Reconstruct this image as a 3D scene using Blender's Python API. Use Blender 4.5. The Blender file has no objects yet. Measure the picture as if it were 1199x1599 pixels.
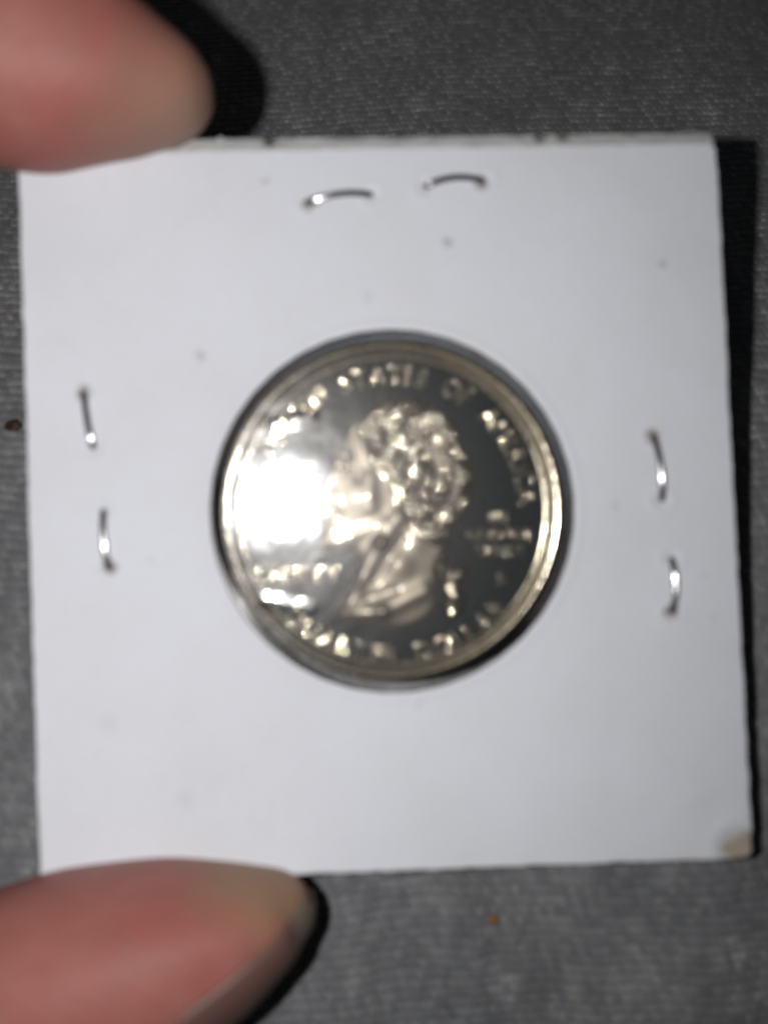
import bpy, math, random
import numpy as np
from mathutils import Vector, Matrix

rng = np.random.default_rng(7)
random.seed(7)
sc = bpy.context.scene
C = sc.collection
MM = 0.001

# ------------------------------------------------------------------ camera, world, flash, exposure
H = 107.5                       # camera height above the holder, mm
PXMM = 22.2                     # picture pixels per mm at z = 0 (photo 1199 x 1599)
cam_d = bpy.data.cameras.new('camera')
cam = bpy.data.objects.new('camera', cam_d); C.objects.link(cam)
cam.location = (0, 0, H * MM)
cam_d.sensor_fit = 'HORIZONTAL'
cam_d.lens = 6.0
cam_d.sensor_width = 2 * 6.0 * (599.5 / PXMM) / H
cam_d.clip_start = 0.002
cam_d.clip_end = 10
cam_d.dof.use_dof = True
cam_d.dof.focus_distance = 0.148
cam_d.dof.aperture_fstop = 6.0 / 2.45
sc.camera = cam

w = bpy.data.worlds.new('World'); sc.world = w; w.use_nodes = True
bg = w.node_tree.nodes['Background']
bg.inputs[0].default_value = (0.80, 0.92, 1.0, 1); bg.inputs[1].default_value = 0.018   # the dark room

fl = bpy.data.lights.new('phone_flash', 'SPOT')
fl.spot_size = math.radians(98); fl.spot_blend = 1.0
fl.energy = 0.385; fl.color = (1.0, 0.985, 0.985); fl.shadow_soft_size = 1.6 * MM
flo = bpy.data.objects.new('phone_flash', fl); C.objects.link(flo)
LX, LY, LZ = -11.5, 1.0, H
flo.location = (LX * MM, LY * MM, LZ * MM)
flo.rotation_euler = (Vector((-34, 4, -20)) - Vector((LX, LY, LZ))).to_track_quat('-Z', 'Y').to_euler()

sc.view_settings.view_transform = 'Standard'; sc.view_settings.look = 'None'
sc.view_settings.exposure = 0; sc.view_settings.gamma = 1
sc.view_settings.use_curve_mapping = False
sc.render.engine = 'CYCLES'
sc.cycles.use_denoising = True
sc.cycles.max_bounces = 8
sc.cycles.transparent_max_bounces = 12
sc.cycles.sample_clamp_indirect = 4

# ------------------------------------------------------------------ helpers
def P(X, Y, z=0.0):
    """photo pixel at depth z (mm) -> mm"""
    s = (H - z) / H / PXMM
    return Vector(((X - 599.5) * s, (799.5 - Y) * s, z))

def mesh_obj(name, verts, faces, mat=None, parent=None, smooth=True):
    me = bpy.data.meshes.new(name)
    v = np.asarray(verts, dtype=np.float64) * MM
    me.from_pydata(v.tolist() if len(v) < 60000 else v, [], faces)
    me.update()
    if smooth: me.shade_smooth()
    if mat: me.materials.append(mat)
    o = bpy.data.objects.new(name, me); C.objects.link(o)
    if parent: o.parent = parent
    return o

def grid_faces(nx, ny, wrap=False):
    """quads for verts indexed j*nx+i ; wrap in i"""
    i = np.arange(nx if wrap else nx - 1); j = np.arange(ny - 1)
    I, J = np.meshgrid(i, j)
    I2 = (I + 1) % nx
    return np.stack([J * nx + I, J * nx + I2, (J + 1) * nx + I2, (J + 1) * nx + I], -1).reshape(-1, 4)

def fast_mesh(name, verts, quads, mat=None, parent=None, smooth=True):
    me = bpy.data.meshes.new(name)
    v = (np.asarray(verts, dtype=np.float32) * MM).ravel()
    q = np.asarray(quads, dtype=np.int32)
    n = len(q)
    me.vertices.add(len(v) // 3); me.vertices.foreach_set('co', v)
    me.loops.add(n * 4); me.loops.foreach_set('vertex_index', q.ravel())
    me.polygons.add(n)
    me.polygons.foreach_set('loop_start', np.arange(0, n * 4, 4, dtype=np.int32))
    me.update(calc_edges=True); me.validate()
    if smooth: me.shade_smooth()
    if mat: me.materials.append(mat)
    o = bpy.data.objects.new(name, me); C.objects.link(o)
    if parent: o.parent = parent
    return o

def empty(name, loc, label, cat, rot=None):
    o = bpy.data.objects.new(name, None); C.objects.link(o)
    M = rot.to_4x4() if rot else Matrix.Identity(4)
    M.translation = Vector(loc) * MM
    o.matrix_world = M
    o.empty_display_size = 0.005
    o['label'] = label; o['category'] = cat
    return o

def tag(o, label, cat, group=None):
    o['label'] = label; o['category'] = cat
    if group: o['group'] = group
    return o

def vnoise(x, y, scale, seed=0):
    """smooth value noise, -1..1"""
    r = np.random.default_rng(seed)
    tab = r.uniform(-1, 1, (256, 256))
    u = x / scale + 1000; v = y / scale + 1000
    iu = np.floor(u).astype(int); iv = np.floor(v).astype(int)
    fu = u - iu; fv = v - iv
    fu = fu * fu * (3 - 2 * fu); fv = fv * fv * (3 - 2 * fv)
    g = lambda a, b: tab[a % 256, b % 256]
    return (g(iu, iv) * (1 - fu) * (1 - fv) + g(iu + 1, iv) * fu * (1 - fv)
            + g(iu, iv + 1) * (1 - fu) * fv + g(iu + 1, iv + 1) * fu * fv)

# ------------------------------------------------------------------ materials
class NT:
    def __init__(s, name):
        s.m = bpy.data.materials.new(name); s.m.use_nodes = True
        s.t = s.m.node_tree; s.b = s.t.nodes['Principled BSDF']; s.out = s.t.nodes['Material Output']
    def n(s, typ, **kw):
        nd = s.t.nodes.new(typ)
        for k, v in kw.items():
            if k.startswith('i_'):
                key = k[2:]
                nd.inputs[int(key) if key.isdigit() else key].default_value = v
            else: setattr(nd, k, v)
        return nd
    def l(s, a, b): s.t.links.new(a, b)
    def coord(s): return s.n('ShaderNodeTexCoord').outputs['Object']
    def noise(s, scale, detail=4, rough=0.6, vec=None):
        nd = s.n('ShaderNodeTexNoise'); nd.inputs['Scale'].default_value = scale
        nd.inputs['Detail'].default_value = detail; nd.inputs['Roughness'].default_value = rough
        s.l(vec or s.coord(), nd.inputs['Vector']); return nd.outputs['Fac']
    def ramp(s, fac, stops):
        r = s.n('ShaderNodeValToRGB')
        e = r.color_ramp.elements
        while len(e) < len(stops): e.new(0.5)
        for k, (p, c) in enumerate(stops):
            e[k].position = p; e[k].color = (c, c, c, 1) if isinstance(c, (int, float)) else (*c, 1)
        s.l(fac, r.inputs[0]); return r.outputs[0]
    def mix(s, fac, a, b, blend='MIX'):
        m = s.n('ShaderNodeMix', data_type='RGBA', blend_type=blend)
        for idx, v in ((0, fac), (6, a), (7, b)):
            if isinstance(v, (int, float)): m.inputs[idx].default_value = v
            elif isinstance(v, tuple): m.inputs[idx].default_value = (*v, 1)
            else: s.l(v, m.inputs[idx])
        return m.outputs[2]
    def math(s, op, a, b=0.0):
        m = s.n('ShaderNodeMath', operation=op)
        for idx, v in ((0, a), (1, b)):
            if isinstance(v, (int, float)): m.inputs[idx].default_value = v
            else: s.l(v, m.inputs[idx])
        return m.outputs[0]
    def dist(s, p):
        """distance (mm) of object coords from p (mm)"""
        v = s.n('ShaderNodeVectorMath', operation='DISTANCE')
        s.l(s.coord(), v.inputs[0]); v.inputs[1].default_value = tuple(c * MM for c in p)
        return s.math('MULTIPLY', v.outputs['Value'], 1000.0)
    def smooth(s, val, lo, hi, a=0.0, b=1.0):
        m = s.n('ShaderNodeMapRange', interpolation_type='SMOOTHSTEP')
        s.l(val, m.inputs[0])
        for k, v in zip((1, 2, 3, 4), (lo, hi, a, b)): m.inputs[k].default_value = v
        return m.outputs[0]
    def bump(s, h, dist, strength=1.0, nrm=None):
        b = s.n('ShaderNodeBump'); b.inputs['Strength'].default_value = strength
        b.inputs['Distance'].default_value = dist * MM
        s.l(h, b.inputs['Height'])
        if nrm: s.l(nrm, b.inputs['Normal'])
        return b.outputs[0]
    def set(s, **kw):
        for k, v in kw.items():
            key = k.replace('_', ' ')
            i = s.b.inputs[key]
            if isinstance(v, tuple): i.default_value = (*v, 1)
            elif isinstance(v, (int, float)): i.default_value = v
            else: s.l(v, i)

def mat_metal(name, col, rough, bump_amt=0.0, rough_noise=0.0, dimple=0.0, dscale=2000):
    t = NT(name)
    t.set(Base_Color=col, Metallic=1.0)
    if rough_noise:
        n = t.noise(900, 5)
        t.set(Roughness=t.smooth(n, 0.3, 0.7, rough - rough_noise, rough + rough_noise))
    else: t.set(Roughness=rough)
    nr_ = None
    if dimple: nr_ = t.bump(t.noise(dscale, 1.0, 0.4), dimple)
    if bump_amt: nr_ = t.bump(t.noise(7000, 3), bump_amt, 1.0, nr_)
    if nr_: t.set(Normal=nr_)
    return t.m

# ------------------------------------------------------------------ pose of the holder
SX, SY = -0.030, -0.034           # z rises to the left and to the bottom
def ray_plane(X, Y, sx=SX, sy=SY, z0=0.0):
    d = P(X, Y, 0) - Vector((0, 0, H))
    # z = z0 + sx x + sy y ; point = (0,0,H)+t d
    t = (z0 - H) / (d.z - sx * d.x - sy * d.y)
    return Vector((0, 0, H)) + d * t
px_corners = {'TL': (27, 238), 'TR': (1118, 222), 'BR': (1176, 1341), 'BL': (62, 1381)}
W3 = {k: ray_plane(*v) for k, v in px_corners.items()}
cen = ray_plane(613, 795)
ax = ((W3['TR'] - W3['TL']) + (W3['BR'] - W3['BL'])).normalized()
nz = Vector((-SX, -SY, 1)).normalized()
ax = (ax - nz * ax.dot(nz)).normalized()
ay = nz.cross(ax)
Rh = Matrix((ax, ay, nz)).transposed()
def loc2(p3):
    d = p3 - cen
    return np.array((d.dot(ax), d.dot(ay)))
Lc = {k: loc2(v) for k, v in W3.items()}
def px_local(X, Y):
    return loc2(ray_plane(X, Y))
def bil(u, v):
    """unit square (-1..1) -> local mm"""
    a = (1 - u) / 2; b = (1 + u) / 2; c = (1 - v) / 2; d = (1 + v) / 2
    x = a * d * Lc['TL'][0] + b * d * Lc['TR'][0] + b * c * Lc['BR'][0] + a * c * Lc['BL'][0]
    y = a * d * Lc['TL'][1] + b * d * Lc['TR'][1] + b * c * Lc['BR'][1] + a * c * Lc['BL'][1]
    return x, y

# ------------------------------------------------------------------ grey fabric underneath
def fabric_base(x, y):
    z = -8.6 - 7.9 * np.logaddexp(0, (np.clip(y, -200, 70) + 1) / 8.0)
    sl = np.clip((-44 - x) / 45, 0, 1)
    z = z - 34 * sl * sl * (3 - 2 * sl)
    z = z + 0.9 * np.sin(x / 17 + y / 60) + np.clip((10 - y) / 40, 0.12, 1) * (0.6 * np.sin(x / 4.2 - y / 30 + 1.3) + 0.22 * np.sin(x / 1.5 + y / 14) + 0.35 * vnoise(x, y * 0.4, 3.2, 4))
    z = z + 0.35 * vnoise(x, y, 9, 3)
    return z
fx = np.concatenate([np.linspace(-150, -45, 40), np.arange(-44, 46.5, 0.135), np.linspace(47.5, 130, 36)])
fy = np.concatenate([np.linspace(-120, -47, 32), np.arange(-46, 66, 0.13), np.linspace(67, 150, 30)])
FX, FY = np.meshgrid(fx, fy)
base = fabric_base(FX, FY)
wx = FX + 0.30 * vnoise(FX, FY, 5, 11) + 0.10 * vnoise(FX, FY, 1.1, 17)
wy = FY - 0.045 * FX + 0.35 * vnoise(FX, FY, 14, 12) + 0.11 * vnoise(FX, FY, 1.0, 13) + 0.12 * vnoise(FX, FY, 3.1, 14) + 1.0 * np.exp(-((FX + 18) / 16) ** 2)
pr, pq = 0.76, 0.56
row = np.floor(wy / pr); rv = wy / pr - row
sh = wx / pq + 0.5 * (row % 2) + 0.32 * rv
colu = np.floor(sh); cu = sh - colu
tabA = rng.uniform(0, 1, (512, 512))
rnd = tabA[(row.astype(int)) % 512, (colu.astype(int)) % 512]
rib = np.sqrt(np.clip(1 - (2 * rv - 1) ** 2, 0, 1))
st = np.sqrt(np.clip(1 - (2 * cu - 1) ** 2, 0, 1))
hgt = 0.36 * rib * (0.25 + 0.75 * st) * (0.70 + 0.6 * rnd) + 0.02 * vnoise(FX, FY, 0.17, 21)
fine = (np.clip((FX + 44) / 1.5, 0, 1) * np.clip((46 - FX) / 1.5, 0, 1) * np.clip((FY + 46) / 1.5, 0, 1) * np.clip((65.5 - FY) / 1.5, 0, 1))
z = base + hgt * fine
t = NT('fabric')
at = t.n('ShaderNodeAttribute', attribute_name='yarn')
c = t.ramp(at.outputs['Fac'], [(0.0, (0.120, 0.124, 0.132)), (0.55, (0.184, 0.188, 0.195)), (0.86, (0.243, 0.247, 0.253)), (1.0, (0.34, 0.34, 0.342))])
big = t.noise(55, 3)
c = t.mix(t.smooth(big, 0.35, 0.7), c, t.mix(1.0, c, (1.12, 1.08, 1.02), 'MULTIPLY'))
hue = t.noise(1800, 2)
c = t.mix(t.smooth(hue, 0.3, 0.7), t.mix(1.0, c, (0.97, 1.0, 1.04), 'MULTIPLY'), t.mix(1.0, c, (1.03, 1.0, 0.97), 'MULTIPLY'))
t.set(Base_Color=c, Roughness=0.85, Sheen_Weight=0.25, Sheen_Roughness=0.5,
      Normal=t.bump(t.noise(9000, 3), 0.05, 0.8))
t.b.inputs['Specular IOR Level'].default_value = 0.25
fab = fast_mesh('fabric', np.stack([FX, FY, z], -1).reshape(-1, 3), grid_faces(len(fx), len(fy)), t.m)
fab['kind'] = 'structure'
y_ = np.clip(0.12 + rnd * 0.58 + 0.22 * (0.5 + 0.5 * vnoise(FX, FY, 0.12, 5)) + 0.16 * vnoise(FX, FY, 3, 6) + 0.14 * vnoise(FX, FY * 0.35, 1.6, 8), 0, 1) * fine + 0.55 * (1 - fine)
atr = fab.data.attributes.new('yarn', 'FLOAT', 'POINT')
atr.data.foreach_set('value', y_.astype(np.float32).ravel())

def on_fabric(X, Y):
    z = -20.0
    for _ in range(30):
        p = P(X, Y, z); z = float(fabric_base(np.array(p.x), np.array(p.y)))
    return P(X, Y, z)

# ------------------------------------------------------------------ cardboard coin holder
holder = empty('coin_holder', cen, 'white square cardboard coin holder with six staples pinched between two fingertips', 'coin holder', Rh)
coin_c = px_local(613, 797)
brc = Lc['BR']

t = NT('white_card')
n1 = t.noise(90, 5); n2 = t.noise(1500, 4)
c = t.mix(t.smooth(n1, 0.3, 0.75), (0.765, 0.785, 0.845), (0.72, 0.735, 0.775))
c = t.mix(t.smooth(n2, 0.3, 0.8, 0, 0.35), c, (0.70, 0.70, 0.70))
spots = [(700, 378, .45, .55), (312, 555, .40, .5), (1035, 413, .35, .45), (415, 283, .32, .4), (235, 877, .35, .18), (1112, 965, .35, .2),
         (960, 790, .4, .18), (575, 463, .5, .15), (1100, 900, .3, .14), (655, 1098, .4, .16), (290, 1250, .9, .12), (170, 1130, .9, .1)]
wob = t.smooth(t.noise(2500, 3), 0.3, 0.7, -0.18, 0.18)
for X, Y, r_, a_ in spots:
    p = px_local(X, Y)
    d = t.math('ADD', t.dist((p[0], p[1], 0.0)), wob)
    c = t.mix(t.smooth(d, r_ * 0.2, r_ * 1.25, a_, 0.0), c, (0.30, 0.30, 0.34))
# bare brown pulp where the printed corner layer has torn off
cp = brc + np.array((-1.05, 0.75))
wob2 = t.smooth(t.noise(420, 6, 0.7), 0.25, 0.75, -0.9, 0.9)
d = t.math('ADD', t.dist((cp[0], cp[1], -0.1)), wob2)
c = t.mix(t.smooth(d, 0.4, 2.0, 1.0, 0.0), c, t.mix(t.noise(700, 4), (0.56, 0.49, 0.40), (0.30, 0.24, 0.18)))
# paper rubbed grey-brown around each staple leg
staples = [((481, 316), (531, 301), (580, 304)), ((664, 291), (707, 275), (755, 282)),
           ((131, 612), (137, 661), (146, 699)), ((162, 797), (161, 842), (170, 888)),
           ((1020, 680), (1033, 735), (1033, 781)), ((1048, 872), (1056, 915), (1049, 957))]
dirt = [(483, 317), (752, 284), (131, 613), (170, 886), (1021, 681), (1049, 955)]
for X, Y in dirt:
    p = px_local(X, Y)
    d = t.math('ADD', t.dist((p[0], p[1], 0.0)), wob)
    c = t.mix(t.smooth(d, 0.15, 0.75, 0.85, 0.0), c, (0.22, 0.17, 0.12))
fib = t.bump(t.noise(2600, 5), 0.03, 0.5)
nb = t.bump(t.noise(130, 4), 0.25, 0.5, fib)
t.set(Base_Color=c, Roughness=0.62, Normal=nb)
t.b.inputs['Specular IOR Level'].default_value = 0.3
card_m = t.m

t = NT('card_core')
t.set(Base_Color=t.mix(t.noise(1500, 3), (0.20, 0.185, 0.165), (0.13, 0.12, 0.105)), Roughness=0.85)  # grey-brown pulp, with the shade of the hole's gap put into its colour
core_m = t.m

def make_panel(name, z_top, thick, hole_r, seed, top=True, inset=0.0):
    """square sheet with a round hole, closed; radial grid from hole to edge"""
    NA, NR = 720, 70
    th = np.arange(NA) / NA * 2 * np.pi + np.pi / 4
    c_, s_ = np.cos(th), np.sin(th)
    m = np.maximum(np.abs(c_), np.abs(s_))
    U, V = c_ / m * (1 - inset), s_ / m * (1 - inset)
    # slightly rounded, worn corners
    cr = np.clip((np.minimum(np.abs(U), np.abs(V)) - 0.985) / 0.015, 0, 1)
    U = U * (1 - 0.007 * cr ** 2); V = V * (1 - 0.007 * cr ** 2)
    ex, ey = bil(U, V)
    # edge wobble and the right edge bowing slightly
    wv = 0.05 * vnoise(th * 40, th * 0, 1.3, seed) + 0.02 * vnoise(th * 300, th * 0, 1.5, seed + 1)
    ex = ex + wv * np.sign(U) * (np.abs(U) > np.abs(V)); ey = ey + wv * np.sign(V) * (np.abs(V) >= np.abs(U))
    hx = coin_c[0] + (hole_r + 0.012 * np.sin(th * 37)) * c_; hy = coin_c[1] + (hole_r + 0.012 * np.sin(th * 37)) * s_
    q = np.linspace(0, 1, NR)[:, None] ** 1.15
    X = hx * (1 - q) + ex * q; Y = hy * (1 - q) + ey * q
    Z = z_top + 0.05 * vnoise(X, Y, 9, seed + 4) + 0.018 * vnoise(X, Y, 2.2, seed + 5)
    if top:
        rh = np.hypot(X - coin_c[0], Y - coin_c[1])
        Z = Z + 0.07 * np.exp(-((rh - hole_r - 0.4) / 0.3) ** 2)
        for a, b_, c3 in staples:
            for e in (a, c3):
                pe = px_local(*e); r2 = (X - pe[0]) ** 2 + (Y - pe[1]) ** 2
                Z = Z - 0.16 * np.exp(-r2 / 0.25) + 0.06 * np.exp(-(np.sqrt(r2) - 0.8) ** 2 / 0.08)
        r = np.hypot(X - cp[0], Y - cp[1])
        Z = Z - 0.22 * (1 / (1 + np.exp((r - 1.4) / 0.12))) + 0.14 * np.exp(-((r - 1.75) / 0.35) ** 2)
        # soft crease near the lower right corner
        a = np.array(px_local(1050, 1262)); b2 = np.array(px_local(1125, 1232))
        dn = (b2 - a) / np.hypot(*(b2 - a)); rel = np.stack([X - a[0], Y - a[1]], -1)
        al = rel @ dn; pe = rel @ np.array((-dn[1], dn[0])); Ln = np.hypot(*(b2 - a))
        Z = Z + 0.06 * np.exp(-(pe / 0.25) ** 2) / (1 + np.exp(-(al) / .3)) / (1 + np.exp((al - Ln) / .3)) 
    Zb = Z - thick
    bev = 0.05
    top_v = np.stack([X, Y, Z], -1); bot_v = np.stack([X, Y, Zb], -1)
    # rings: top from hole to edge, then bottom from edge to hole, rounded shoulders at both rims
    rings = []
    cx = np.stack([hx, hy], -1) - coin_c; cx /= np.linalg.norm(cx, axis=1)[:, None]
    rings.append(np.concatenate([np.stack([hx, hy], -1) + cx * 0, (Z[0] - bev)[:, None]], -1))
    t0 = top_v[0].copy(); t0[:, :2] += cx * bev; rings.append(t0)
    rings += [top_v[k] for k in range(1, NR - 1)]
    ed = np.stack([ex, ey], -1); edn = ed / np.linalg.norm(ed, axis=1)[:, None]
    te = top_v[-1].copy(); te[:, :2] -= edn * bev * 1.2; rings.append(te)
    rings.append(np.concatenate([ed, (Z[-1] - bev)[:, None]], -1))
    rings.append(np.concatenate([ed, (Zb[-1] + bev)[:, None]], -1))
    be = bot_v[-1].copy(); be[:, :2] -= edn * bev; rings.append(be)
    b0 = bot_v[0].copy(); b0[:, :2] += cx * bev; rings.append(b0)
    rings.append(np.concatenate([np.stack([hx, hy], -1), (Zb[0] + bev)[:, None]], -1))
    rings.append(rings[0])
    V_ = np.concatenate(rings[:-1]); nr = len(rings) - 1
    f = grid_faces(NA, nr, True)
    last = np.stack([(nr - 1) * NA + np.arange(NA), (nr - 1) * NA + (np.arange(NA) + 1) % NA, (np.arange(NA) + 1) % NA, np.arange(NA)], -1)
    o = fast_mesh(name, V_, np.concatenate([f, last]), card_m, holder)
    o.data.materials.append(core_m)                    # raw pulp on every cut edge, darkened to shade the coin gap
    mi_ = np.zeros(nr * NA, dtype=np.int32)
    for k in (0, NR, NR + 1, nr - 2, nr - 1): mi_[k * NA:(k + 1) * NA] = 1
    o.data.polygons.foreach_set('material_index', mi_)
    return o

HOLE = 12.76
front = make_panel('front_panel', 0.0, 0.42, HOLE, 31)
back = make_panel('back_panel', -0.62, 0.42, HOLE + 0.06, 51, top=False, inset=0.002)

# folded spine along the top edge
t = NT('spine_card')
nn = t.noise(500, 5)
c = t.mix(t.smooth(nn, 0.35, 0.8), (0.70, 0.70, 0.69), (0.54, 0.53, 0.50))
for X, Y in ((270, 232), (420, 224), (845, 218), (880, 216)):
    p = px_local(X, Y); p[1] += 0.1
    d = t.math('ADD', t.dist((p[0], p[1] + 0.2, -0.5)), wobs := t.smooth(t.noise(2500, 3), 0.3, 0.7, -0.2, 0.2))
    c = t.mix(t.smooth(d, 0.2, 0.75, 0.75, 0.0), c, (0.20, 0.16, 0.12))
t.set(Base_Color=c, Roughness=0.7, Normal=t.bump(t.noise(3000, 4), 0.05, 0.6))
spine_m = t.m
NU = 500
u = np.linspace(-0.994, 0.994, NU)
prof = [(-0.06, -0.07), (0.03, -0.05), (0.14, -0.10), (0.40, -0.32), (0.66, -0.56), (0.80, -0.66), (0.90, -0.72), (0.93, -0.86), (0.80, -1.02), (0.30, -1.08), (-0.10, -1.04)]
rows = []
for k, (dy, dz) in enumerate(prof):
    ex, ey = bil(u, np.ones_like(u))
    jit = 0.035 * vnoise(u * 25, u * 0 + k * 0.35, 1.0, 61) + 0.02 * vnoise(u * 25, u * 0 + k, 0.25, 62)
    notch = sum(np.exp(-((ex - px_local(X, 225)[0]) / wd) ** 2) * a for X, wd, a in ((270, .3, .22), (344, .2, -.16), (420, .22, .30), (845, .25, .22), (880, .2, .1), (620, .8, .06)))
    if 0.1 < dy: jit = jit - notch * (dy / 0.9)
    taper = 1 + 0.16 * u     # fold a little deeper at the left
    rows.append(np.stack([ex, ey + dy * (1.04 - 0.05 * u) + jit, dz + 0.5 * jit], -1))
V_ = np.concatenate(rows)
f = grid_faces(NU, len(prof)).tolist()
f.append([k * NU for k in range(len(prof))]); f.append([k * NU + NU - 1 for k in range(len(prof))][::-1])
f += [[i, (len(prof) - 1) * NU + i, (len(prof) - 1) * NU + i + 1, i + 1] for i in range(NU - 1)]
spine = mesh_obj('folded_spine', V_, f, spine_m, holder)

# staples: flattened wire bowed over the card, legs going through and clinched behind
staple_m = mat_metal('staple_steel', (0.34, 0.34, 0.355), 0.12, 0.0, 0.03)
def wire(path, r_w, r_h, seg=12):
    path = [Vector(p) for p in path]
    V_, F = [], []
    for k, p in enumerate(path):
        tg = (path[min(k + 1, len(path) - 1)] - path[max(k - 1, 0)]).normalized()
        up = Vector((0, 0, 1)) - tg * tg.z
        if up.length < 0.2: up = prev_up - tg * prev_up.dot(tg)
        up.normalize(); prev_up = up
        sd = tg.cross(up)
        for q in range(seg):
            a = 2 * math.pi * q / seg
            V_.append(p + sd * (r_w * math.cos(a)) + up * (r_h * math.sin(a)))
    n = len(path)
    for k in range(n - 1):
        for q in range(seg):
            F.append((k * seg + q, k * seg + (q + 1) % seg, (k + 1) * seg + (q + 1) % seg, (k + 1) * seg + q))
    F.append(tuple(range(seg))[::-1]); F.append(tuple((n - 1) * seg + q for q in range(seg)))
    return V_, F
for k, (a, m, b) in enumerate(staples):
    a, m, b = (px_local(*q) for q in (a, m, b))
    ctrl = 0.5 * (a + b) + 1.5 * (m - 0.5 * (a + b))
    hh = (0.18, 0.16, 0.15, 0.14, 0.22, 0.18)[k]
    path = []
    dirn = (b - a) / np.hypot(*(b - a))
    path.append((*(a + dirn * 0.9), -1.22)); path.append((*(a + dirn * 0.35), -1.2)); path.append((*(a + dirn * 0.05), -1.0)); path.append((*a, -0.35)); path.append((*(a), -0.02))
    for s in np.linspace(0.03, 0.97, 19):
        q = (1 - s) ** 2 * a + 2 * s * (1 - s) * ctrl + s * s * b
        zz = 0.08 + hh * (1 - abs(2 * s - 1) ** 2.6)
        path.append((q[0], q[1], zz))
    path += [(*b, -0.02), (*b, -0.35), (*(b - dirn * 0.05), -1.0), (*(b - dirn * 0.35), -1.2), (*(b - dirn * 0.9), -1.22)]
    V_, F = wire(path, 0.23, 0.16)
    mesh_obj('staple', V_, F, staple_m, holder)

# ------------------------------------------------------------------ the coin
Pc = ray_plane(613, 797)
# lean of the coin inside its pocket
ncoin = Vector((0.0145, -0.003, 1)).normalized()
cax = Vector((1, 0, 0)); cax = (cax - ncoin * cax.dot(ncoin)).normalized()
Rc = Matrix((cax, ncoin.cross(cax), ncoin)).transposed()
coin = empty('coin', Pc + ncoin * (-0.15), 'shiny silver coin with left-facing bust and raised lettering, seated in the round window', 'coin', Rc)
R0 = 12.13
K = R0 / 535.0
def cz(X, Y):            # 2x-zoom pixels of the coin -> coin-local mm
    return np.array(((X - 595) * K, (600 - Y) * K))

def mat_struck(name, broad, r_broad, tight, r_tight, mixf, dimple, dscale, soft=0.0, sscale=1500):
    '''struck metal: frosted micro-surface with smoother burnished high spots'''
    t = NT(name)
    t.set(Base_Color=broad, Metallic=1.0, Roughness=r_broad)
    if soft: t.set(Normal=t.bump(t.noise(sscale, 2, 0.5), soft))
    b2 = t.n('ShaderNodeBsdfPrincipled')
    b2.inputs['Base Color'].default_value = (*tight, 1); b2.inputs['Metallic'].default_value = 1.0
    b2.inputs['Roughness'].default_value = r_tight
    if dimple: t.l(t.bump(t.noise(dscale, 1.0, 0.4), dimple), b2.inputs['Normal'])
    mx = t.n('ShaderNodeMixShader')
    if mixf < 1: 
        t.l(t.smooth(t.noise(1100, 2), 0.35, 0.65, mixf * 0.5, mixf * 1.5), mx.inputs[0])
    t.l(t.b.outputs[0], mx.inputs[1]); t.l(b2.outputs[0], mx.inputs[2]); t.l(mx.outputs[0], t.out.inputs['Surface'])
    return t.m
field_m = mat_metal('proof_mirror', (0.77, 0.81, 0.84), 0.034, 0.0, 0.004, 0.006, 330)
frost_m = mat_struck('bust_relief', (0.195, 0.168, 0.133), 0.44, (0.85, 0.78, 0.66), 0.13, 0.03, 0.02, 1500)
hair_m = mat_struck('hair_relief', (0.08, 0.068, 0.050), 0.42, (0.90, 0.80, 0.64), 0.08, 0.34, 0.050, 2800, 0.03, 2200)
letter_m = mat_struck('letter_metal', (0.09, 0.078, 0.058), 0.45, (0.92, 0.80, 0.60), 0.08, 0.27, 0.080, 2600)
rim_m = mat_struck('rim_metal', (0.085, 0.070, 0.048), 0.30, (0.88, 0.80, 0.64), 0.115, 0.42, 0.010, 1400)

def lathe(name, prof, mat, parent, NA=360, wob=0.0, seed=0, close=False):
    th = np.arange(NA) / NA * 2 * np.pi
    rows = []
    for k, (r, zz) in enumerate(prof):
        rr = r + wob * vnoise(th * 30, th * 0 + k, 1.0, seed)
        rows.append(np.stack([rr * np.cos(th), rr * np.sin(th), zz + 0.5 * wob * vnoise(th * 50, th * 0 + 3 * k, 1.0, seed + 1)], -1))
    V_ = np.concatenate(rows)
    f = grid_faces(NA, len(prof), True)
    if close:
        n = len(prof)
        f = np.concatenate([f, np.stack([(n - 1) * NA + np.arange(NA), (n - 1) * NA + (np.arange(NA) + 1) % NA, (np.arange(NA) + 1) % NA, np.arange(NA)], -1)])
    return fast_mesh(name, V_, f, mat, parent)
FZ = -0.34           # field level below the rim top (coin origin = rim top)
# field: very slightly domed mirror disc
prof = [(0.02, FZ + 0.0)] + [(r, FZ - 0.00055 * r * r * 0.5) for r in np.linspace(0.5, 10.95, 22)]
lathe('field', prof, field_m, coin)
fe = prof[-1][1]
rim_prof = [(10.94, fe - 0.05), (10.97, fe + 0.02), (10.99, -0.27), (11.02, -0.262), (11.2, -0.214), (11.4, -0.158), (11.55, -0.112), (11.64, -0.086), (11.68, -0.081), (11.73, -0.092), (11.84, -0.18), (11.95, -0.31), (12.05, -0.48), (12.13, -0.66),
            (12.13, -1.50), (12.05, -1.66), (11.9, -1.74), (11.2, -1.70), (10.94, -1.60), (10.93, -1.0)]
rim = lathe('rim', rim_prof, rim_m, coin, NA=540, wob=0.006, seed=71, close=True)
rev = lathe('reverse_face', [(0.02, -1.55), (5, -1.55), (10.95, -1.55)], field_m, coin, NA=90)

# inner guard line of the rim
lathe('rim_line', [(10.72, fe - 0.01), (10.76, fe + 0.02), (10.82, fe + 0.03), (10.88, fe + 0.02), (10.93, fe - 0.01)], rim_m, coin, NA=360)

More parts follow.
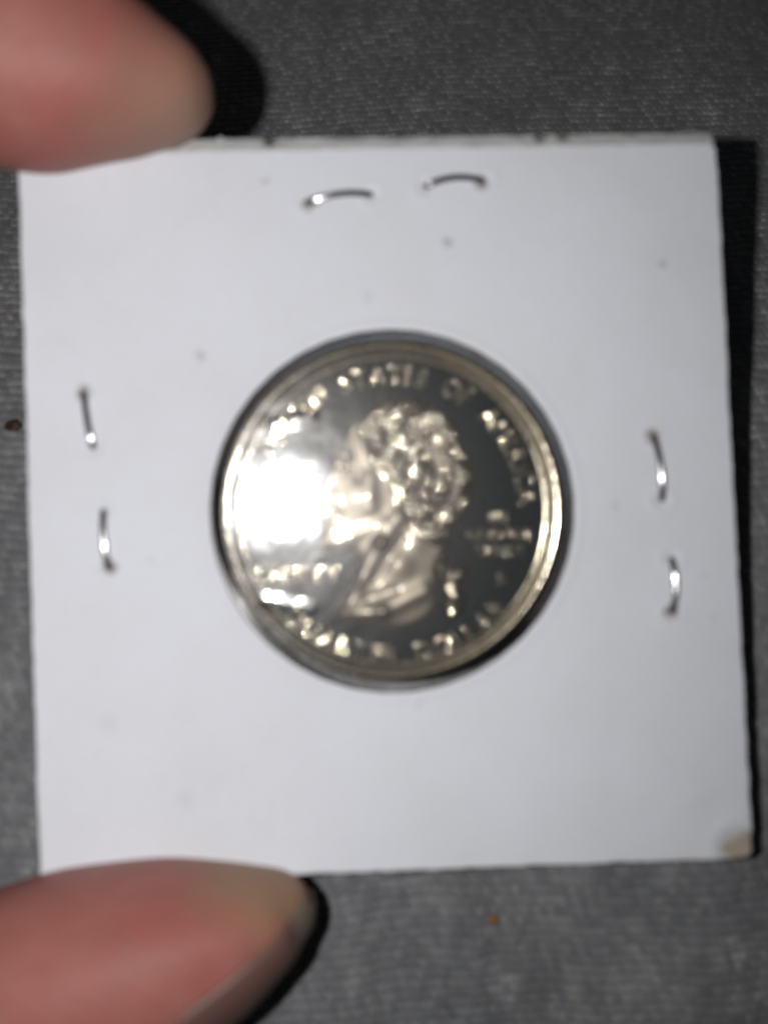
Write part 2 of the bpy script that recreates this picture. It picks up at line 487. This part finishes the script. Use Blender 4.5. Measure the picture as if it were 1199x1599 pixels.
# --- lettering
def char_mesh(ch, size, bold=0.03, depth=0.15, bev=0.09):
    cu = bpy.data.curves.new('tmp', 'FONT'); cu.body = ch; cu.size = size
    cu.extrude = max(depth - bev, 0.01); cu.bevel_depth = bev; cu.bevel_resolution = 4; cu.offset = bold - bev * 0.75
    cu.resolution_u = 4; cu.align_x = 'LEFT'
    o = bpy.data.objects.new('tmp', cu); C.objects.link(o)
    dg = bpy.context.evaluated_depsgraph_get()
    me = bpy.data.meshes.new_from_object(o.evaluated_get(dg))
    V_ = np.array([v.co[:] for v in me.vertices]).reshape(-1, 3); F = [tuple(p.vertices) for p in me.polygons]
    bpy.data.objects.remove(o); bpy.data.curves.remove(cu); bpy.data.meshes.remove(me)
    return V_, F
def word_mesh(name, items, mat, label):
    Vs, Fs, n = [], [], 0
    for V_, F, (px_, py_), ang in items:
        c_, s_ = math.cos(ang), math.sin(ang)
        X = px_ + V_[:, 0] * c_ - V_[:, 1] * s_; Y = py_ + V_[:, 0] * s_ + V_[:, 1] * c_
        Vs.append(np.stack([X, Y, FZ + V_[:, 2] - 0.0], -1))
        Fs += [tuple(i + n for i in f_) for f_ in F]; n += len(V_)
    o = mesh_obj(name, np.concatenate(Vs), Fs, mat, coin)
    o['label'] = label
    return o
def prep(ch, capw, size, sx=1.0):
    V_, F = char_mesh(ch, size)
    w_ = V_[:, 0].max() - V_[:, 0].min()
    V_[:, 0] -= (V_[:, 0].max() + V_[:, 0].min()) / 2; V_[:, 0] *= sx
    V_[:, 1] -= 0.35 * size                      # centre on cap height
    return V_, F, w_ * sx
def arc_text(txt, r, a0, a1, size, top=True, sx=1.0):
    ws = []
    for ch in txt:
        ws.append(None if ch == ' ' else prep(ch, 0, size, sx))
    adv = [0.55 * size if w_ is None else w_[2] for w_ in ws]
    tot = sum(adv); gap = (abs(a1 - a0) * r - tot) / (len(txt) - 1)
    s = 0; items = []
    for w_, ad in zip(ws, adv):
        a = a0 + math.copysign((s + ad / 2) / r, a1 - a0)
        s += ad + gap
        if w_ is None: continue
        rot = a - math.pi / 2 if top else a + math.pi / 2
        items.append((w_[0], w_[1], (r * math.cos(a), r * math.sin(a)), rot))
    return items
def line_text(txt, cx, cy, width, size, sx=1.0, rot=0):
    ws = [None if ch == ' ' else prep(ch, 0, size, sx) for ch in txt]
    adv = [0.3 * size if w_ is None else w_[2] for w_ in ws]
    gap = (width - sum(adv)) / max(len(txt) - 1, 1) if len(txt) > 1 else 0
    x = cx - width / 2 if len(txt) > 1 else cx - adv[0] / 2
    items = []
    for w_, ad in zip(ws, adv):
        if w_ is not None: items.append((w_[0], w_[1], (x + ad / 2, cy), rot))
        x += ad + gap
    return items
D = math.radians
word_mesh('inscription', arc_text('UNITED STATES OF AMERICA', 0.795 * R0, D(156), D(2), 1.80, True, 0.92), letter_m, 'curved raised lettering UNITED STATES OF AMERICA along the top')
word_mesh('inscription', arc_text('QUARTER DOLLAR', 0.838 * R0, D(224), D(320), 1.72, False, 1.0), letter_m, 'curved raised lettering QUARTER DOLLAR along the bottom')
word_mesh('inscription', line_text('LIBERTY', *cz(305, 800), 6.0, 1.75, 0.95), letter_m, 'raised word LIBERTY below the chin')
mi = line_text('IN', *cz(926, 622), 1.25, 1.15) + line_text('GOD WE', *cz(932, 675), 4.7, 1.15, 0.95) + line_text('TRUST', *cz(932, 727), 3.7, 1.15, 0.95)
word_mesh('inscription', mi, letter_m, 'raised motto IN GOD WE TRUST in three lines')
word_mesh('inscription', line_text('S', *cz(936, 812), 1, 1.2), letter_m, 'small raised mint letter S')

# --- bust, as a height field over its outline
def zz(pts): return np.array([cz(*p) for p in pts])
bust_poly = zz([(498, 300), (470, 335), (452, 375), (430, 400), (412, 415), (408, 440), (400, 470), (378, 515), (350, 555), (345, 575), (362, 590), (378, 598),
    (366, 612), (360, 625), (374, 636), (366, 648), (364, 662), (376, 674), (356, 690), (352, 708), (368, 724), (400, 728), (440, 722), (478, 726), (492, 748), (490, 785), (474, 830),
    (450, 875), (422, 905), (412, 930), (428, 946), (470, 944), (520, 958), (580, 968), (640, 962), (690, 940), (722, 905), (736, 865), (730, 820), (722, 780), (760, 700), (800, 640),
    (836, 590), (848, 520), (838, 440), (806, 360), (756, 292), (690, 256), (620, 244), (560, 256), (520, 278)])
hair_poly = zz([(498, 300), (488, 340), (500, 400), (520, 450), (560, 480), (588, 540), (620, 600), (650, 650), (690, 690), (735, 720), (760, 700), (800, 640),
    (836, 590), (848, 520), (838, 440), (806, 360), (756, 292), (690, 256), (620, 244), (560, 256), (520, 278)])
tail_poly = zz([(690, 650), (700, 700), (712, 750), (728, 790), (742, 830), (757, 870), (752, 920), (768, 948), (800, 930), (822, 915), (828, 870), (812, 830), (838, 800), (832, 772), (800, 765), (772, 790), (762, 770), (772, 740), (780, 690), (770, 655)])
def inside(poly, X, Y):
    r = np.zeros(X.shape, bool); n = len(poly)
    for i in range(n):
        x0, y0 = poly[i]; x1, y1 = poly[(i + 1) % n]
        c_ = ((y0 > Y) != (y1 > Y)) & (X < (x1 - x0) * (Y - y0) / (y1 - y0 + 1e-12) + x0)
        r ^= c_
    return r
def sdist(poly, X, Y):
    d = np.full(X.shape, 1e9); n = len(poly)
    for i in range(n):
        a = poly[i]; b = poly[(i + 1) % n]; ab = b - a
        tt = np.clip(((X - a[0]) * ab[0] + (Y - a[1]) * ab[1]) / (ab @ ab), 0, 1)
        d = np.minimum(d, np.hypot(X - a[0] - tt * ab[0], Y - a[1] - tt * ab[1]))
    return np.where(inside(poly, X, Y), d, -d)
def chaikin(p, k=2):
    for _ in range(k):
        q = np.roll(p, -1, 0); p = np.stack([0.75 * p + 0.25 * q, 0.25 * p + 0.75 * q], 1).reshape(-1, 2)
    return p
bust_s = chaikin(bust_poly, 1); hair_s = chaikin(hair_poly, 1); tail_s = chaikin(tail_poly, 1)
step = 0.045
gx = np.arange(-6.2, 6.2, step); gy = np.arange(-8.6, 8.4, step)
GX, GY = np.meshgrid(gx, gy)
db = sdist(bust_s, GX, GY); dh = sdist(hair_s, GX, GY); dt = sdist(tail_s, GX, GY)
def ridge(a, b, wd, h):
    a = cz(*a); b = cz(*b); ab = b - a
    tt = np.clip(((GX - a[0]) * ab[0] + (GY - a[1]) * ab[1]) / (ab @ ab), 0, 1)
    d = np.hypot(GX - a[0] - tt * ab[0], GY - a[1] - tt * ab[1])
    return h * np.exp(-(d / (wd * K)) ** 2)
def dot(p, r, h): 
    a = cz(*p); return h * np.exp(-((GX - a[0]) ** 2 + (GY - a[1]) ** 2) / (r * K) ** 2)
hb = 0.15 * (1 - np.exp(-np.clip(db, 0, 9) / 0.32)) + 0.02 * np.clip(db, 0, 3)
face = (ridge((424, 412), (452, 434), 16, .12) + ridge((400, 478), (354, 562), 16, .09) + dot((492, 560), 58, .15) + dot((446, 466), 20, -.08)
        + dot((436, 476), 8, .05) + dot((462, 474), 8, .04) + dot((392, 645), 18, .07) + dot((374, 698), 20, .09) + dot((380, 578), 13, .07)
        + ridge((378, 622), (408, 624), 6, -.04) + ridge((526, 495), (528, 595), 20, .09) + ridge((425, 700), (560, 640), 22, .08)
        + ridge((474, 350), (486, 500), 15, -.06) + ridge((408, 540), (430, 600), 12, .05)
        + ridge((612, 622), (560, 700), 27, .17) + ridge((560, 700), (490, 818), 24, .15) + ridge((488, 830), (452, 905), 20, .11)
        + ridge((628, 690), (545, 815), 15, -.06)
        + ridge((448, 925), (565, 915), 21, .15) + ridge((565, 915), (695, 850), 27, .15) + dot((618, 770), 44, .16) + dot((668, 700), 34, .08)
        + ridge((520, 875), (600, 848), 15, -.06) + dot((440, 925), 15, .07))
curls = [(600, 308, 24, .20), (640, 262, 20, .14), (570, 268, 20, .12), (572, 375, 20, .16), (602, 415, 22, .16), (538, 412, 24, .18), (528, 440, 18, .12), (738, 318, 26, .20), (700, 350, 20, .16),
         (765, 352, 18, .12), (785, 380, 16, .12), (700, 450, 18, .14), (780, 432, 18, .14), (808, 446, 17, .14), (688, 465, 14, .10), (640, 525, 26, .18), (650, 500, 20, .10),
         (605, 500, 22, .10), (640, 600, 20, .14), (742, 550, 22, .20), (712, 552, 16, .14), (696, 575, 16, .12), (740, 520, 18, .12), (820, 588, 16, .14), (725, 600, 16, .12), (805, 540, 18, .10),
         (690, 605, 16, .12), (755, 630, 18, .14), (732, 650, 16, .12), (655, 620, 18, .10), (705, 670, 15, .12), (735, 680, 15, .14), (768, 680, 14, .12), (560, 300, 16, .10), (500, 340, 14, .06),
         (660, 380, 15, .08), (620, 350, 15, .10), (640, 340, 12, .08), (740, 400, 16, .08), (655, 440, 16, .08), (590, 450, 20, .1), (680, 285, 16, .10), (720, 480, 14, .07), (760, 480, 14, .07), (680, 520, 14, .08)]
hh = 0.10 * (1 - np.exp(-np.clip(dh, 0, 9) / 0.35))
for X, Y, r_, a_ in curls: hh = hh + dot((X, Y), r_, a_ * 0.95) * (dh > 0)
flow = (GX * 0.75 + GY * 0.9) + 0.5 * vnoise(GX, GY, 1.6, 91) + 0.25 * vnoise(GX, GY, 0.7, 92)
hh = hh + (0.045 * np.sin(flow * 9.5) + 0.035 * vnoise(GX, GY, 0.22, 93)) * np.clip(dh / 0.3, 0, 1)
ht = 0.26 * (1 - np.exp(-np.clip(dt, 0, 9) / 0.3))
for X, Y, r_, a_ in [(738, 740, 18, .10), (752, 805, 14, .16), (798, 795, 22, .20), (780, 870, 20, .12), (832, 868, 12, .08), (785, 930, 18, .10), (770, 900, 14, .08)]:
    ht = ht + dot((X, Y), r_, a_)
ht = ht + 0.02 * vnoise(GX, GY, 0.25, 94) * (dt > 0)
hb = hb + 1.15 * face * np.clip(db / 0.35, 0, 1) + 0.003 * vnoise(GX, GY, 0.8, 95) - 0.012 * (GX + 1) * np.clip(db / 0.5, 0, 1)
def relief(name, mask, height, label=None, parent=None, sink=0.03, mat=None):
    idx = -np.ones(GX.shape, int); ny, nx = GX.shape
    q = mask[:-1, :-1] | mask[1:, :-1] | mask[:-1, 1:] | mask[1:, 1:]
    used = np.zeros(GX.shape, bool)
    for a in (slice(None, -1), slice(1, None)):
        for b in (slice(None, -1), slice(1, None)): used[a, b] |= q
    idx[used] = np.arange(used.sum())
    V_ = np.stack([GX[used], GY[used], FZ - sink + height[used]], -1)
    J, I = np.nonzero(q)
    F = np.stack([idx[J, I], idx[J, I + 1], idx[J + 1, I + 1], idx[J + 1, I]], -1)
    o = fast_mesh(name, V_, F, mat or frost_m, parent)
    if label: o['label'] = label
    return o
m_hair = (dh > 0)
bust = relief('bust', (db > 0) & ~m_hair, hb, None, coin)
relief('hair', m_hair, hb + hh, None, bust, mat=hair_m)
relief('ponytail', (dt > 0) & ~m_hair & (db < 0.03), ht, None, bust, mat=hair_m)

# ------------------------------------------------------------------ clear film stretched over the coin
Mh = Rh.to_4x4(); Mh.translation = cen
Mc = Rc.to_4x4(); Mc.translation = Pc + ncoin * (-0.15)
Mi = Mh.inverted() @ Mc
NA, NR = 480, 110
th = np.arange(NA) / NA * 2 * np.pi
rr = np.concatenate([[0.02], np.linspace(0.12, 13.6, NR - 1)])
TH, RR = np.meshgrid(th, rr)
Xc = RR * np.cos(TH); Yc = RR * np.sin(TH)
A = np.array(Mi)
Xl = coin_c[0] + Xc; Yl = coin_c[1] + Yc
# coin rim plane in holder space
nl = A[:3, 2]; ol = A[:3, 3]
Zcoin = ol[2] - (nl[0] * (Xl - ol[0]) + nl[1] * (Yl - ol[1])) / nl[2]
q = np.clip((RR - 12.1) / 0.55, 0, 1); q = q * q * (3 - 2 * q)
Zf = (Zcoin + 0.075) * (1 - q) + (-0.47) * q
am = np.clip(1 - RR / 13, 0, 1) ** 0.3
side = np.clip((3 - Xc) / 9, 0.10, 1)
wav = 0.010 * vnoise(Xc, Yc, 2.3, 101) + 0.007 * vnoise(Xc, Yc, 1.0, 102) + 0.0026 * vnoise(Xc, Yc, 0.4, 103)
Zf = Zf + wav * side * (1 - q)
def fold(p, q2, wd, h):
    a = cz(*p); b = cz(*q2); ab = b - a
    tt = np.clip(((Xc - a[0]) * ab[0] + (Yc - a[1]) * ab[1]) / (ab @ ab), 0, 1)
    d = np.hypot(Xc - a[0] - tt * ab[0], Yc - a[1] - tt * ab[1])
    return h * np.exp(-(d / wd) ** 2)
Zf = Zf + (fold((235, 325), (350, 300), 0.42, 0.042) + fold((185, 868), (330, 898), 0.42, 0.040)) * np.clip((12.0 - RR) / 0.6, 0, 1)
t = NT('clear_film')
for nd in (t.b,): t.t.nodes.remove(nd)
tr = t.n('ShaderNodeBsdfTransparent'); tr.inputs[0].default_value = (0.97, 0.97, 0.96, 1)
g1 = t.n('ShaderNodeBsdfGlossy', distribution='GGX'); g1.inputs['Roughness'].default_value = 0.065; g1.inputs[0].default_value = (0.90, 0.95, 1, 1)
g2 = t.n('ShaderNodeBsdfGlossy', distribution='GGX'); g2.inputs['Roughness'].default_value = 0.245; g2.inputs[0].default_value = (1.0, 0.955, 0.89, 1)
mg = t.n('ShaderNodeMixShader'); mg.inputs[0].default_value = 0.27; t.l(g1.outputs[0], mg.inputs[1]); t.l(g2.outputs[0], mg.inputs[2])
fr = t.n('ShaderNodeFresnel'); fr.inputs[0].default_value = 1.6
mx = t.n('ShaderNodeMixShader'); t.l(fr.outputs[0], mx.inputs[0]); t.l(tr.outputs[0], mx.inputs[1]); t.l(mg.outputs[0], mx.inputs[2])
t.l(mx.outputs[0], t.out.inputs['Surface'])
film = fast_mesh('window_film', np.stack([Xl, Yl, Zf], -1).reshape(-1, 3), grid_faces(NA, NR, True), t.m, holder)

# ------------------------------------------------------------------ the hand
def catmull(pts, n):
    pts = np.array(pts, float); m = len(pts)
    out = []
    ext = np.vstack([2 * pts[0] - pts[1], pts, 2 * pts[-1] - pts[-2]])
    for s in np.linspace(0, m - 1, n):
        i = min(int(s), m - 2); f_ = s - i
        p0, p1, p2, p3 = ext[i:i + 4]
        out.append(0.5 * ((2 * p1) + (-p0 + p2) * f_ + (2 * p0 - 5 * p1 + 4 * p2 - p3) * f_ ** 2 + (-p0 + 3 * p1 - 3 * p2 + p3) * f_ ** 3))
    return np.array(out)
def tube_rings(ctrl, n=60, seg=40, phi=None, off=0.0):
    """ctrl rows: x y z ra rb ; ra in the picture plane, rb across it"""
    cc = catmull(ctrl, n)
    cen_, ra, rb = cc[:, :3], np.clip(cc[:, 3], 0.05, None), np.clip(cc[:, 4], 0.05, None)
    tg = np.gradient(cen_, axis=0); tg /= np.linalg.norm(tg, axis=1)[:, None]
    up = np.array((0, 0, 1.0))
    ph = np.arange(seg) / seg * 2 * np.pi if phi is None else np.asarray(phi)
    rings = []
    for k in range(n):
        b = up - tg[k] * tg[k][2]; b /= np.linalg.norm(b)
        nn_ = np.cross(b, tg[k])
        cs, sn = np.cos(ph), np.sin(ph)
        e = 0.92
        cs2 = np.sign(cs) * np.abs(cs) ** e; sn2 = np.sign(sn) * np.abs(sn) ** e
        rings.append(cen_[k] + np.outer((ra[k] + off) * cs2, nn_) + np.outer((rb[k] + off) * sn2, b))
    return np.array(rings)
def closed_tube(ctrl, n=60, seg=40):
    R_ = tube_rings(ctrl, n, seg)
    V_ = R_.reshape(-1, 3).tolist(); F = grid_faces(seg, n, True).tolist()
    a = len(V_); V_.append(R_[0].mean(0).tolist()); b = len(V_); V_.append(R_[-1].mean(0).tolist())
    F += [[a, (q + 1) % seg, q] for q in range(seg)]
    F += [[b, (n - 1) * seg + q, (n - 1) * seg + (q + 1) % seg] for q in range(seg)]
    return V_, F
def pf(X, Y, z, ra, rb):
    p = P(X, Y, z); s = (H - z) / H / PXMM
    return (p.x, p.y, z, ra * s, rb)
index_ctrl = [(-92, 34, 2, 11.5, 11), (-78, 47, 3, 10, 10), (-60, 54, 4, 9.2, 9.5), (-44, 49.5, 4, 8.6, 8.8), pf(-130, -30, 3.6, 196, 8.6),
              pf(-20, 55, 3.2, 190, 8.4), pf(70, 98, 2.8, 174, 8.0), pf(150, 118, 2.4, 146, 7.4), pf(215, 136, 2.0, 115, 6.5), pf(262, 150, 1.8, 92, 5.6), pf(298, 165, 1.6, 66, 4.4), pf(319, 174, 1.5, 42, 2.8), pf(328, 178, 1.5, 14, .9)]
thumb_ctrl = [(-104, -10, 0, 13, 13), (-88, -30, 1, 12.5, 12), (-70, -42, 2, 11.5, 10.5), (-52, -44, 3, 10, 10), pf(-330, 1690, 3.2, 205, 9.6), pf(-160, 1650, 3.2, 205, 9.6), pf(0, 1592, 3.0, 192, 9.4),
              pf(140, 1535, 2.8, 182, 9.2), pf(250, 1490, 2.6, 152, 8.6), pf(340, 1457, 2.4, 120, 7.8), pf(405, 1430, 2.2, 86, 6.6), pf(445, 1412, 2.0, 60, 5.0), pf(470, 1401, 2.0, 40, 3.4), pf(483, 1395, 2.0, 14, 1.2)]
middle = [(-97, 44, -4, 11, 10), (-84, 60, -4, 10, 10), (-66, 76, -4, 9.5, 9.5), (-52, 80, -6, 9, 9), (-44, 72, -10, 8.5, 8.5), (-46, 61, -13, 7.8, 7.8), (-50, 55, -14, 5, 5), (-52, 53, -14, .6, .6)]
ring_f = [(-103, 42, -12, 11, 10), (-94, 62, -15, 10, 10), (-80, 78, -18, 9, 9), (-66, 80, -20, 8.6, 8.6), (-58, 71, -23, 8.2, 8), (-61, 60, -25, 7.4, 7.4), (-66, 54, -25, 4.6, 4.6), (-69, 52, -25, .6, .6)]
little = [(-109, 36, -26, 10, 9), (-102, 52, -30, 8.5, 8.5), (-90, 63, -33, 7.6, 7.6), (-77, 62, -35, 7.2, 7.2), (-71, 53, -37, 7, 7), (-74, 44, -37, 6.2, 6.2), (-79, 39, -37, 4, 4), (-82, 37, -37, .5, .5)]
palm = [(-84, 34, -3, 9, 12), (-93, 26, -6, 16, 20), (-104, 14, -9, 25, 22), (-118, 2, -10, 27, 21), (-134, -8, -9, 24, 18), (-150, -16, -8, 20, 15), (-175, -26, -7, 20, 15), (-215, -40, -6, 24, 18), (-250, -52, -6, 26, 20)]
palm2 = [(-92, 38, -26, 9, 9), (-102, 30, -22, 14, 12), (-116, 16, -18, 20, 15), (-132, 0, -13, 20, 15), (-145, -10, -10, 10, 8)]
Vh, Fh = [], []
for cset, n_, sg in ((index_ctrl, 120, 56), (thumb_ctrl, 120, 56), (middle, 60, 36), (ring_f, 60, 36), (little, 60, 36), (palm, 60, 48), (palm2, 40, 40)):
    V_, F = closed_tube(cset, n_, sg); n0 = len(Vh)
    Vh += V_; Fh += [[i + n0 for i in f_] for f_ in F]

t = NT('skin')
p_i = P(300, 190, 3); p_t = P(420, 1372, 4)
n1 = t.noise(140, 4); n2 = t.noise(420, 4)
c = t.mix(t.smooth(n1, 0.35, 0.68), (0.365, 0.116, 0.094), (0.395, 0.158, 0.126))
c = t.mix(t.smooth(n2, 0.35, 0.75, 0, 0.5), c, (0.29, 0.128, 0.10))
d1 = t.math('ADD', t.dist((p_i.x, p_i.y, p_i.z)), t.smooth(n1, 0.2, 0.8, -2, 2))
c = t.mix(t.smooth(d1, 1.0, 10.0, 0.85, 0.0), c, (0.33, 0.215, 0.15))
d2 = t.math('ADD', t.dist((p_t.x, p_t.y, p_t.z)), t.smooth(n1, 0.2, 0.8, -2, 2))
c = t.mix(t.smooth(d2, 1.0, 7.5, 0.85, 0.0), c, (0.33, 0.215, 0.125))
wv = t.n('ShaderNodeTexWave', wave_type='RINGS', rings_direction='SPHERICAL'); t.l(t.coord(), wv.inputs[0])
wv.inputs['Scale'].default_value = 320; wv.inputs['Distortion'].default_value = 6; wv.inputs['Detail'].default_value = 2; wv.inputs['Detail Scale'].default_value = 0.6
t.set(Base_Color=c, Roughness=0.55, Subsurface_Weight=0.25, Subsurface_Scale=0.0012,
      Normal=t.bump(wv.outputs['Fac'], 0.02, 0.5, t.bump(t.noise(1500, 4), 0.06, 0.5)))
t.b.inputs['Subsurface Radius'].default_value = (1.0, 0.35, 0.2)
t.b.inputs['Specular IOR Level'].default_value = 0.3
skin_m = t.m
hm = mesh_obj('hand', Vh, Fh, skin_m)
rm = hm.modifiers.new('r', 'REMESH'); rm.mode = 'VOXEL'; rm.voxel_size = 0.75 * MM; rm.use_smooth_shade = True
sm = hm.modifiers.new('s', 'SMOOTH'); sm.factor = 0.5; sm.iterations = 6
dg = bpy.context.evaluated_depsgraph_get()
me = bpy.data.meshes.new_from_object(hm.evaluated_get(dg))
hm.modifiers.clear(); hm.data = me; me.shade_smooth()
if not me.materials: me.materials.append(skin_m)
tag(hm, 'bare hand pinching the white cardboard holder by its top and bottom edges', 'hand')

# thumbnail, seen nearly edge-on
t = NT('nail')
nc = t.noise(300, 3)
tipd = t.dist(tuple(P(470, 1392, 3)))
c = t.mix(t.smooth(tipd, 2.2, 4.6), (0.20, 0.165, 0.115), t.mix(nc, (0.20, 0.105, 0.085), (0.165, 0.085, 0.072)))
t.set(Base_Color=c, Roughness=0.5, Normal=t.bump(t.noise(500, 3), 0.03, 0.4))
nail_m = t.m
phi = np.radians(np.linspace(76, 246, 86))
outer = tube_rings(thumb_ctrl, 160, phi=phi, off=0.30)
inner = tube_rings(thumb_ctrl, 160, phi=phi, off=-0.25)
s0, s1 = 92, 156
def trim(A_):
    out = []
    for k in range(s0, s1):
        f_ = (k - s0) / (s1 - s0)
        a0 = 118 - 34 * f_ ** 0.8
        cols = np.linspace((a0 - 76) / 2, 85, 32)
        lo = np.clip(cols.astype(int), 0, 84); w_ = (cols - lo)[:, None]
        out.append(A_[k][lo] * (1 - w_) + A_[k][lo + 1] * w_)
    return np.array(out)
def round_root(A_):
    n_, m_ = A_.shape[:2]; out = A_.copy()
    for c_ in range(m_):
        off = 9.0 * abs(2 * c_ / (m_ - 1) - 1) ** 2.5
        q_ = np.linspace(off, n_ - 1, n_); lo = np.clip(q_.astype(int), 0, n_ - 2); w_ = (q_ - lo)[:, None]
        out[:, c_] = A_[lo, c_] * (1 - w_) + A_[lo + 1, c_] * w_
    return out
o_, i_ = round_root(trim(outer)), round_root(trim(inner))
# the free edge runs a little past the fingertip
ext = np.array(P(493, 1392, 2.5)) - o_[-1].mean(0)
for k in range(10):
    wgt = ((k + 1) / 10) ** 1.5
    o_[-10 + k] += ext * wgt * 0.25; i_[-10 + k] += ext * wgt * 0.25
n1_, n2_ = o_.shape[0], o_.shape[1]
V_ = np.concatenate([o_.reshape(-1, 3), i_.reshape(-1, 3)])
f = grid_faces(n2_, n1_).tolist(); N0 = n1_ * n2_
f += [[a + N0 for a in q_][::-1] for q_ in grid_faces(n2_, n1_).tolist()]
bd = [k for k in range(n2_)] + [j * n2_ + n2_ - 1 for j in range(1, n1_)] + [(n1_ - 1) * n2_ + k for k in range(n2_ - 2, -1, -1)] + [j * n2_ for j in range(n1_ - 2, 0, -1)]
f += [[bd[(k + 1) % len(bd)], bd[k], bd[k] + N0, bd[(k + 1) % len(bd)] + N0] for k in range(len(bd))]
mesh_obj('thumbnail', V_, f, nail_m, hm)

# ------------------------------------------------------------------ specks on the fabric
def crumb(name, X, Y, r, col, label, squash=(1, 0.9, 0.6), lift=0.25, seed=0):
    p = on_fabric(X, Y)
    t = NT(name + '_material')
    t.set(Base_Color=t.mix(t.noise(2500, 3), col, tuple(q * 0.6 for q in col)), Roughness=0.7)
    nu, nv = 20, 14
    a = np.arange(nu) / nu * 2 * np.pi; b = np.linspace(0.06, np.pi - 0.06, nv)
    A_, B_ = np.meshgrid(a, b)
    X_ = np.sin(B_) * np.cos(A_); Y_ = np.sin(B_) * np.sin(A_); Z_ = np.cos(B_)
    rr_ = r * (1 + 0.22 * vnoise(X_ * 2 + Z_, Y_ * 2 + Z_ * 1.7, 0.7, seed))
    V_ = np.stack([X_ * rr_ * squash[0], Y_ * rr_ * squash[1], Z_ * rr_ * squash[2]], -1).reshape(-1, 3)
    f = grid_faces(nu, nv, True).tolist(); f.append(list(range(nu))); f.append([(nv - 1) * nu + k for k in range(nu)][::-1])
    o = mesh_obj(name, V_, f, t.m)
    o.location = (p.x * MM, p.y * MM, (p.z + lift) * MM)
    return tag(o, label, 'crumb')
crumb('crumb', 22, 667, 0.72, (0.045, 0.022, 0.012), 'tiny dark brown crumb on grey fabric beside the left edge of the white holder', seed=5)
crumb('crumb', 770, 1435, 0.42, (0.34, 0.16, 0.05), 'tiny orange fleck of lint on grey fabric below the white holder', seed=9)
